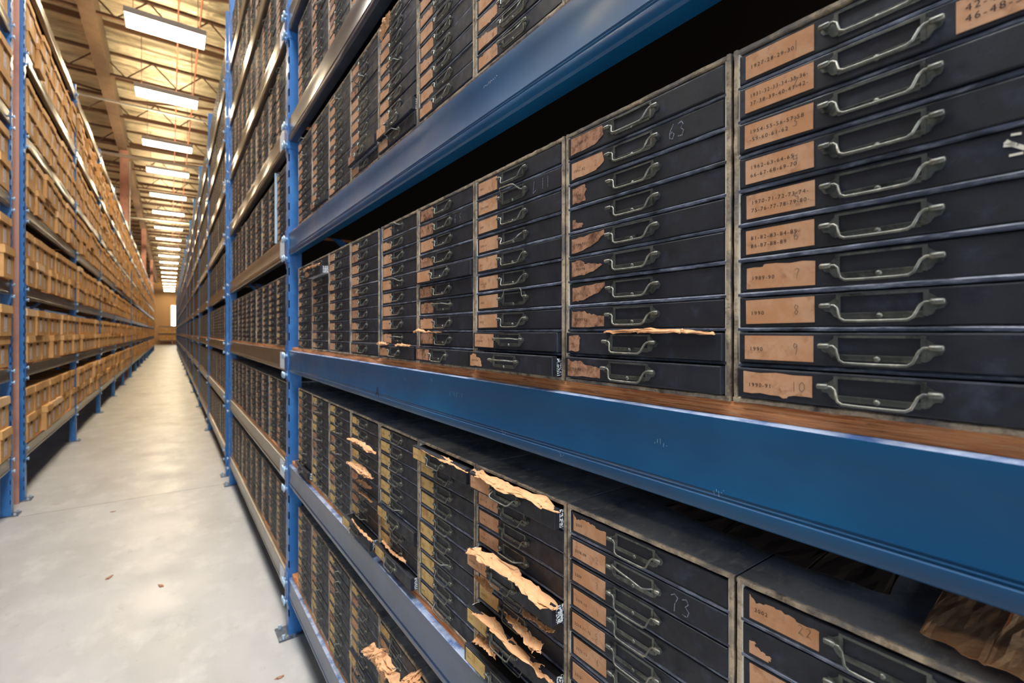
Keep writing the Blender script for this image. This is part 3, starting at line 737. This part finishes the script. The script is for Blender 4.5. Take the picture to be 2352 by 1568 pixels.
# glulam girder over the column line and columns
mb = MB(); mb.box(-1.62, -1.34, 0, END, 8.80, 9.45, 'girder')
ob('trim_1', mb, None, kind='structure')
mb = MB(); mb.box(3.2, 3.45, -4, END, 8.80, 9.45, 'girder'); ob('trim_2', mb, None, kind='structure')
def column(s, lab, x0=-1.56):
    mb = MB(); x1 = x0+.25
    mb.box(x0, x1, s, s+.02, 0, 8.79, 'column'); mb.box(x0, x1, s+.22, s+.24, 0, 8.79, 'column'); mb.box(x0+.115, x0+.135, s+.02, s+.22, 0, 8.79, 'column')
    ob('column', mb, None, label=lab, category='column')
for s, t in ((6.625, 'reddish steel column in the gap of the left rack, nearest one'), (23.60, 'reddish steel column rising above the left rack, second from the camera'), (40.60, 'reddish steel column above the left rack, third from the camera'), (57.60, 'farthest reddish steel column above the left rack')): column(s, t, -1.495 if s < 7 else -1.56)
mb = MB(); mb.tube([(0, 0, .4), (0, 0, 8.3), (0, .05, 8.36)], .022, 'pipe', 8)
ob('conduit', mb, None, (-1.262, 23.55, 0), label='thin pale conduit running up beside the second reddish column', category='pipe')
# roof trusses and purlins across the aisle
for i in range(26):
    s = 4.6+i*3.15
    root = thing('roof_truss', f'{BAYNAME[i] if 0 < i < 20 else "nearest" if i == 0 else "far"} steel roof truss across the aisle', 'roof truss', (0, s, 8.9), 0, 'roof trusses')
    mb = MB(); mb.beam((-7, 0, .62), (7, 0, .62), .09, .07, 'truss'); mb.beam((-7, 0, .02), (7, 0, .02), .08, .06, 'truss'); ob('chords', mb, root)
    mb = MB(); x = -7
    while x < 6.9:
        mb.tube([(x, 0, .02), (x+.6, 0, .62)], .018, 'truss', 6); mb.tube([(x+.6, 0, .62), (x+1.2, 0, .02)], .018, 'truss', 6); x += 1.2
    ob('web_rods', mb, root)
    if i % 2 == 0:
        ob('diagonals', (lambda q: (q.beam((-7, .1, .05), (-1.7, 2.6, .5), .05, .06, 'truss'), q.beam((-1.3, 2.8, .45), (3.2, .1, .05), .05, .06, 'truss'), q)[-1])(MB()), root)
for i in range(52):
    if i % 2 == 0: continue
    s = 4.6+i*1.575
    mb = MB(); mb.beam((-7, 0, 0), (7, 0, 0), .05, .14, 'truss'); ob('roof_purlin', mb, None, (0, s, 9.52), label='dark purlin running across under the foil roof between two trusses', category='purlin', group='roof purlins')
for i, (s, z, r, m) in enumerate(((9.6, 8.3, .045, 'pipe'), (10.4, 8.25, .03, 'pipe'), (20.6, 7.7, .05, 'pipe'), (17.5, 8.3, .03, 'pipe'), (33, 8.0, .05, 'pipe'))):
    mb = MB(); mb.tube([(-6, 0, 0), (6, 0, 0)], r, m, 10)
    ob('ceiling_pipe', mb, None, (0, s, z), label=f'pale pipe running across under the roof, {ORD[i]} from the camera', category='pipe')
for i, x in enumerate((.15, .55)):
    mb = MB(); mb.tube([(0, -2, 0), (0, END-1, 0)], .016, 'red', 8)
    ob('sprinkler_pipe', mb, None, (x, 0, 8.55+.12*i), label=['orange brown sprinkler pipe along the aisle, left of two', 'orange brown sprinkler pipe along the aisle, right of two'][i], category='pipe')
# ceiling lamps
LS = [-9.6, -6.2, -2.8, .6, 4.0, 7.5, 11.2, 14.4, 18.1, 21.1, 24.8, 28.3, 32.4, 36.2, 40.2, 44.2, 48.3, 52.4, 56.6, 60.8, 65, 69.2, 73.4, 77.6, 81.8]
LZ = EYE+5.76
def lamp_mesh(k):
    mb = MB(); mb.box(-.61, .61, -.27, .27, .0, .012, k); return mb.mesh('diffuser')
def lamp_body():
    mb = MB(); mb.box(-.63, .63, -.29, -.27, -.01, .09, 'lamp_body'); mb.box(-.63, .63, .27, .29, -.01, .09, 'lamp_body'); mb.box(-.63, -.61, -.27, .27, -.01, .09, 'lamp_body'); mb.box(.61, .63, -.27, .27, -.01, .09, 'lamp_body')
    mb.box(-.61, .61, -.27, .27, .06, .09, 'lamp_body'); return mb.mesh('housing')
def lamp_up():
    mb = MB(); mb.box(-.60, .60, -.24, .24, .0905, .094, 'lamp_warm'); return mb.mesh('uplight_slot')
lb_, lw, lc, lu = lamp_body(), lamp_mesh('lamp_warm'), lamp_mesh('lamp_cool'), lamp_up()
def m_wires():
    mb = MB()
    for x in (-.5, .5): mb.tube([(x, 0, .09), (x, 0, 1.36)], .006, 'truss', 5)
    return mb.mesh('hanger')
wr = m_wires()
for i, s in enumerate(LS):
    r = thing('ceiling_light', (f'glowing rectangular ceiling light over the aisle, {BAYNAME[i-6] if i > 6 else "first"} visible from top' if i >= 6 else 'rectangular ceiling light over the aisle above or behind the camera'), 'ceiling light', (-.05, s, LZ), 0, 'ceiling lights')
    ob('housing', lb_, r); ob('diffuser', lc if s < 8 else lw, r, (0, 0, .002)); ob('hanger', wr, r)
    if s > 8: ob('uplight_slot', lu, r)
for i, s in enumerate((6, 13, 20, 27, 34, 41, 55, 69)):  # unseen lamps added to brighten the roof beyond the left girder
    r = thing('ceiling_light', 'added unseen ceiling light over the neighbouring aisle behind the left rack', 'ceiling light', (-5.2, s, LZ), 0, 'added ceiling lights of the next aisle')
    ob('housing', lb_, r); ob('diffuser', lw, r, (0, 0, .002)); ob('hanger', wr, r); ob('uplight_slot', lu, r)
# cross racks at the far end
mb = MB()
for z in (.5, 1.5, 2.5): mb.box(-1.3, .8, END-1.2, END-1.1, z, z+.12, 'brownbeam')
mb.box(.25, .35, END-1.2, END-1.1, 0, 5, 'column'); mb.box(-1.2, .7, END-1.1, END-.5, .62, 1.35, 'card'); mb.box(-1.2, .7, END-1.1, END-.5, 1.62, 2.35, 'card')
ob('end_shelving', mb, None, label='shelving with boxes standing against the far end wall', category='shelving')
# ------------------------------------------------------------------ kraft paper bursting from drawers
def paper(l, k, A, B, lab, seed, amp=.006, rag=.006, mt='kraft', fold=0):
    """sheet between two edge curves given as (u, out, z) on cabinet (l, k)"""
    cx, cy, cz = cab_pos(k, l); n, m = 34, 9; vs = []
    def cur(C, t):
        q = t*(len(C)-1); i = min(int(q), len(C)-2); f = q-i; f = f*f*(3-2*f)
        return Vector(C[i])*(1-f)+Vector(C[i+1])*f
    for i in range(n+1):
        t = i/n; a = cur(A, t); b = cur(B, t)
        for j in range(m+1):
            q = j/m; p = a*(1-q)+b*q
            nz = Vector((t*9+seed, q*3, seed*1.7)); c1 = noise.noise(nz*1.6)+.45*abs(noise.noise(nz*3.7)); c2 = noise.noise(nz*2.3+Vector((7, 3, 1)))
            p = p+Vector((c2*amp*.5, c1*amp*1.6+math.sin(q*PI)*amp, c2*amp*.6))
            if j in (0, m): p.z += rag*(noise.noise(Vector((t*13, seed+j, 0))))
            if i in (0, n): p.x += rag*noise.noise(Vector((q*9, seed+i, 2)))
            vs.append((-p.y, -p.x, p.z))
    me = bpy.data.meshes.new('kraft_paper'); me.from_pydata(vs, [], [(i*(m+1)+j, i*(m+1)+j+1, (i+1)*(m+1)+j+1, (i+1)*(m+1)+j) for i in range(n) for j in range(m)])
    me.materials.append(M[mt])
    o = ob('kraft_paper', me, None, (cx, cy, cz), label=lab, category='paper')
    s = o.modifiers.new('s', 'SOLIDIFY'); s.thickness = .0005
    return o
paper(1, 1, [(-.0051,  .002,  .4244), (.0278,  .006,  .4306), (.1086,  .01,  .4324), (.154,  .011,  .4325), (.1931,  .012,  .4336), (.265,  .008,  .4364), (.2941,  .004,  .4176)], [(.0362,  .026,  .4194), (.0718,  .03,  .4289), (.1197,  .034,  .4202), (.17,  .034,  .4224), (.2307,  .034,  .4303), (.2739,  .031,  .425), (.3198,  .028,  .4308)], 'kraft paper crumpled over the top drawer labelled 2217', 1,  .004,  .004)
paper(1, 1, [(.0187,  .03,  .259), (.0549,  .023,  .2705), (.0926,  .016,  .2715), (.1678,  .014,  .271), (.1931,  .012,  .2714), (.237,  .012,  .2646), (.2981,  .012,  .2492)], [(.0482,  .044,  .2644), (.0825,  .045,  .2617), (.1378,  .046,  .2645), (.2101,  .045,  .2686), (.2494,  .044,  .2628), (.2848,  .04,  .2533), (.3179,  .036,  .27)], 'large kraft paper wad over the fifth drawer of the bursting cabinet', 2,  .006,  .006)
paper(1, 1, [(.0149,  .008,  .193), (.0574,  .01,  .1988), (.0938,  .012,  .1967)], [(.0448,  .03,  .2026), (.0774,  .03,  .1972), (.1137,  .03,  .1926)], 'kraft paper scrap hanging under the fifth drawer, left side', 3,  .003,  .003)
paper(1, 1, [(.1814,  .006,  .1941), (.2248,  .0073,  .1982), (.2526,  .0087,  .1986), (.2869,  .01,  .2057)], [(.2138,  .02,  .1946), (.2406,  .02,  .2022), (.2744,  .02,  .2004), (.2944,  .02,  .2093)], 'kraft paper scrap peeking out above the right end of the seventh drawer', 4,  .003,  .005)
paper(1, 1, [(.129,  .01,  .1617), (.1766,  .0133,  .1712), (.2187,  .0167,  .1707), (.2661,  .02,  .1749)], [(.1799,  .03,  .173), (.2198,  .035,  .1698), (.2571,  .04,  .1645), (.2882,  .045,  .1795)], 'kraft paper tongue hanging from the seventh drawer', 5,  .004,  .008)
paper(1, 1, [(.014,  .018,  .1178), (.0989,  .0172,  .1375), (.1611,  .0164,  .1265), (.2341,  .0148,  .1283), (.2654,  .0124,  .126), (.2909,  .01,  .1187)], [(.0627,  .042,  .138), (.1266,  .0428,  .1363), (.1891,  .0436,  .1346), (.2516,  .0424,  .1359), (.2811,  .0392,  .1306), (.3129,  .036,  .1379)], 'long kraft paper strip lying over the eighth drawer', 6,  .005,  .005)
paper(1, 1, [(.0421,  .02,  .0769), (.0748,  .02,  .0827), (.1086,  .02,  .082)], [(.0534,  .04,  .0712), (.1002,  .04,  .0823), (.1437,  .04,  .0852)], 'kraft paper scrap sticking out above the lowest drawer', 7,  .004,  .005)
paper(1, 2, [(.017,  .006,  .4176), (.1149,  .0073,  .4228), (.1941,  .0087,  .4278), (.294,  .01,  .417)], [(.0837,  .028,  .4277), (.198,  .028,  .4221), (.2453,  .028,  .4251), (.3174,  .028,  .424)], 'thin torn kraft strip on the pulled-out top drawer with yellow label', 8,  .003,  .003)
paper(1, 4, [(.0264,  .02,  .3371), (.1194,  .02,  .3527), (.2212,  .02,  .3549), (.3282,  .02,  .3418)], [(.0949,  .035,  .3446), (.2121,  .0333,  .3496), (.2869,  .0317,  .3376), (.3559,  .03,  .3465)], 'crumpled kraft paper over the third drawer of a second-shelf cabinet', 9,  .004,  .004)
paper(1, 4, [(.0226,  .02,  .2474), (.1014,  .02,  .2636), (.2212,  .02,  .2711), (.3063,  .02,  .2544)], [(.1113,  .04,  .2605), (.172,  .0367,  .2543), (.2606,  .0333,  .2481), (.327,  .03,  .2613)], 'crumpled kraft paper wad over the fifth drawer of a second-shelf cabinet', 10,  .006,  .008)
paper(1, 4, [(.1024,  .006,  .1983), (.1856,  .008,  .2084), (.263,  .01,  .2073)], [(.1868,  .025,  .2064), (.2366,  .0225,  .2027), (.2838,  .02,  .2121)], 'kraft scrap hanging at the sixth drawer of a second-shelf cabinet', 11,  .003,  .005)
paper(1, 4, [(.1024,  .006,  .1552), (.1856,  .008,  .167), (.2706,  .01,  .1616)], [(.1868,  .025,  .1707), (.2445,  .0225,  .1727), (.2913,  .02,  .1687)], 'kraft scrap hanging at the seventh drawer of a second-shelf cabinet', 12,  .003,  .005)
paper(1, 4, [(.1153,  .03,  .0621), (.2033,  .03,  .0514), (.3298,  .03,  .0578)], [(.2226,  .058,  .0891), (.2845,  .054,  .0741), (.379,  .05,  .0744)], 'kraft paper lying on the pulled-out lowest drawer', 13,  .003,  .003)
paper(1, 3, [(0.0399, 0.004, 0.0597), (0.14, 0.005, 0.0569), (0.2373, 0.006, 0.0684)], [(0.0748, 0.014, 0.0655), (0.1624, 0.014, 0.0589), (0.249, 0.014, 0.0697)], 'thin kraft paper strip across a low drawer of a second-shelf cabinet', 14, .004)
paper(2, 6, [(-.012,.026,.392),(.08,.036,.395),(.16,.036,.392),(.28,.032,.390)], [(-.008,.034,.384),(.08,.046,.384),(.17,.044,.386),(.285,.036,.385)], 'torn kraft paper on the pulled-out drawer near the blue post', 15, .006, .008)
paper(2, 0, [(.10,.004,.089),(.17,.006,.092),(.24,.006,.091),(.285,.005,.086)], [(.10,.009,.086),(.17,.013,.086),(.24,.013,.086),(.29,.010,.083)], 'torn orange paper strip on top of the ninth drawer below torn labels', 16, .002, .004)
paper(2, 2, [(-.006,.006,.090),(.03,.012,.098),(.07,.006,.089),(.15,.004,.088)], [(-.004,.010,.084),(.03,.018,.088),(.07,.012,.086),(.15,.008,.086)], 'small torn paper curl at the left end of the ninth drawer', 17, .003, .006)
paper(2, 3, [(.01,.004,.055),(.06,.010,.056),(.10,.006,.050)], [(.01,.012,.046),(.06,.016,.046),(.10,.010,.047)], 'small kraft scrap on the lowest drawer, left part', 18, .003, .005)
paper(2, 3, [(.17,.004,.052),(.22,.010,.053),(.27,.006,.049)], [(.17,.012,.045),(.22,.016,.046),(.27,.010,.045)], 'small kraft scrap on the lowest drawer, right part', 19, .003, .005)
paper(3, 3, [(.03,.010,.405),(.08,.018,.418),(.14,.016,.412)], [(.04,.006,.372),(.085,.010,.385),(.13,.010,.395)], 'orange torn flap at the top drawers of an upper cabinet', 20, .003, .004)
paper(0, 3, [(.0368,  .03,  .3801), (.061,  .026,  .3744), (.1094,  .022,  .3944), (.1234,  .018,  .3838), (.187,  .014,  .3708), (.214,  .01,  .3447)], [(-.0291,  .05,  .3206), (.0245,  .048,  .3319), (.0506,  .046,  .3348), (.1172,  .042,  .3497), (.1698,  .036,  .3526), (.2078,  .03,  .3497)], 'large pale crumpled paper wad hanging out of a lowest-shelf cabinet', 21,  .01,  .014)
paper(0, 2, [(-.0667,  .002,  .3787), (-.0327,  .002,  .4112), (.0096,  .002,  .4399), (.0222,  .002,  .431)], [(-.0429,  .03,  .3841), (-.0056,  .03,  .3983), (.0426,  .03,  .4249), (.1026,  .03,  .4638)], 'crumpled yellow paper bundle at the bottom edge of the picture', 22,  .012,  .014)
paper(1, -1, [(.17,-.030,.444),(.22,-.008,.450),(.27,.0,.450),(.34,.004,.448)], [(.16,-.20,.446),(.22,-.22,.462),(.27,-.2,.46),(.34,-.2,.455)], 'rolled brown paper lying on top of the lower right cabinet', 23, .004, .004)
paper(1, 0, [(.13,-.10,.450),(.24,-.085,.447),(.36,-.07,.447),(.44,-.08,.447)], [(.13,-.34,.470),(.22,-.34,.472),(.36,-.34,.47),(.42,-.34,.47)], 'dark brown paper sheet lying on top of the cabinet labelled 2207', 24, .004, .002, 'dark_paper')
# scraps on the floor
for i, (x, y, r, t) in enumerate(((.45, 2.62, .02, 'small tan chip on the floor beside the nearest post foot'), (-.35, 4.4, .03, 'small dry leaf scrap on the floor in mid aisle'), (-.05, 4.05, .03, 'second dry scrap on the floor nearer the right rack'), (-.45, 6.0, .02, 'tiny dark scrap on the floor farther down the aisle'))):
    mb = MB(); P = [(r*math.cos(a)*(1+.4*math.sin(a*3+i)), .4*r*math.sin(a)) for a in [2*PI*j/9 for j in range(9)]]; n = 9
    mb.add([(a, b, .004+.003*(j % 2)) for j, (a, b) in enumerate(P)]+[(a, b, .0008) for a, b in P], [tuple(range(n))]+[(j, (j+1) % n, n+(j+1) % n, n+j) for j in range(n)], 'label_brown')
    ob('floor_scrap', mb, None, (x, y, 0), (0, 0, i), label=t, category='scrap')
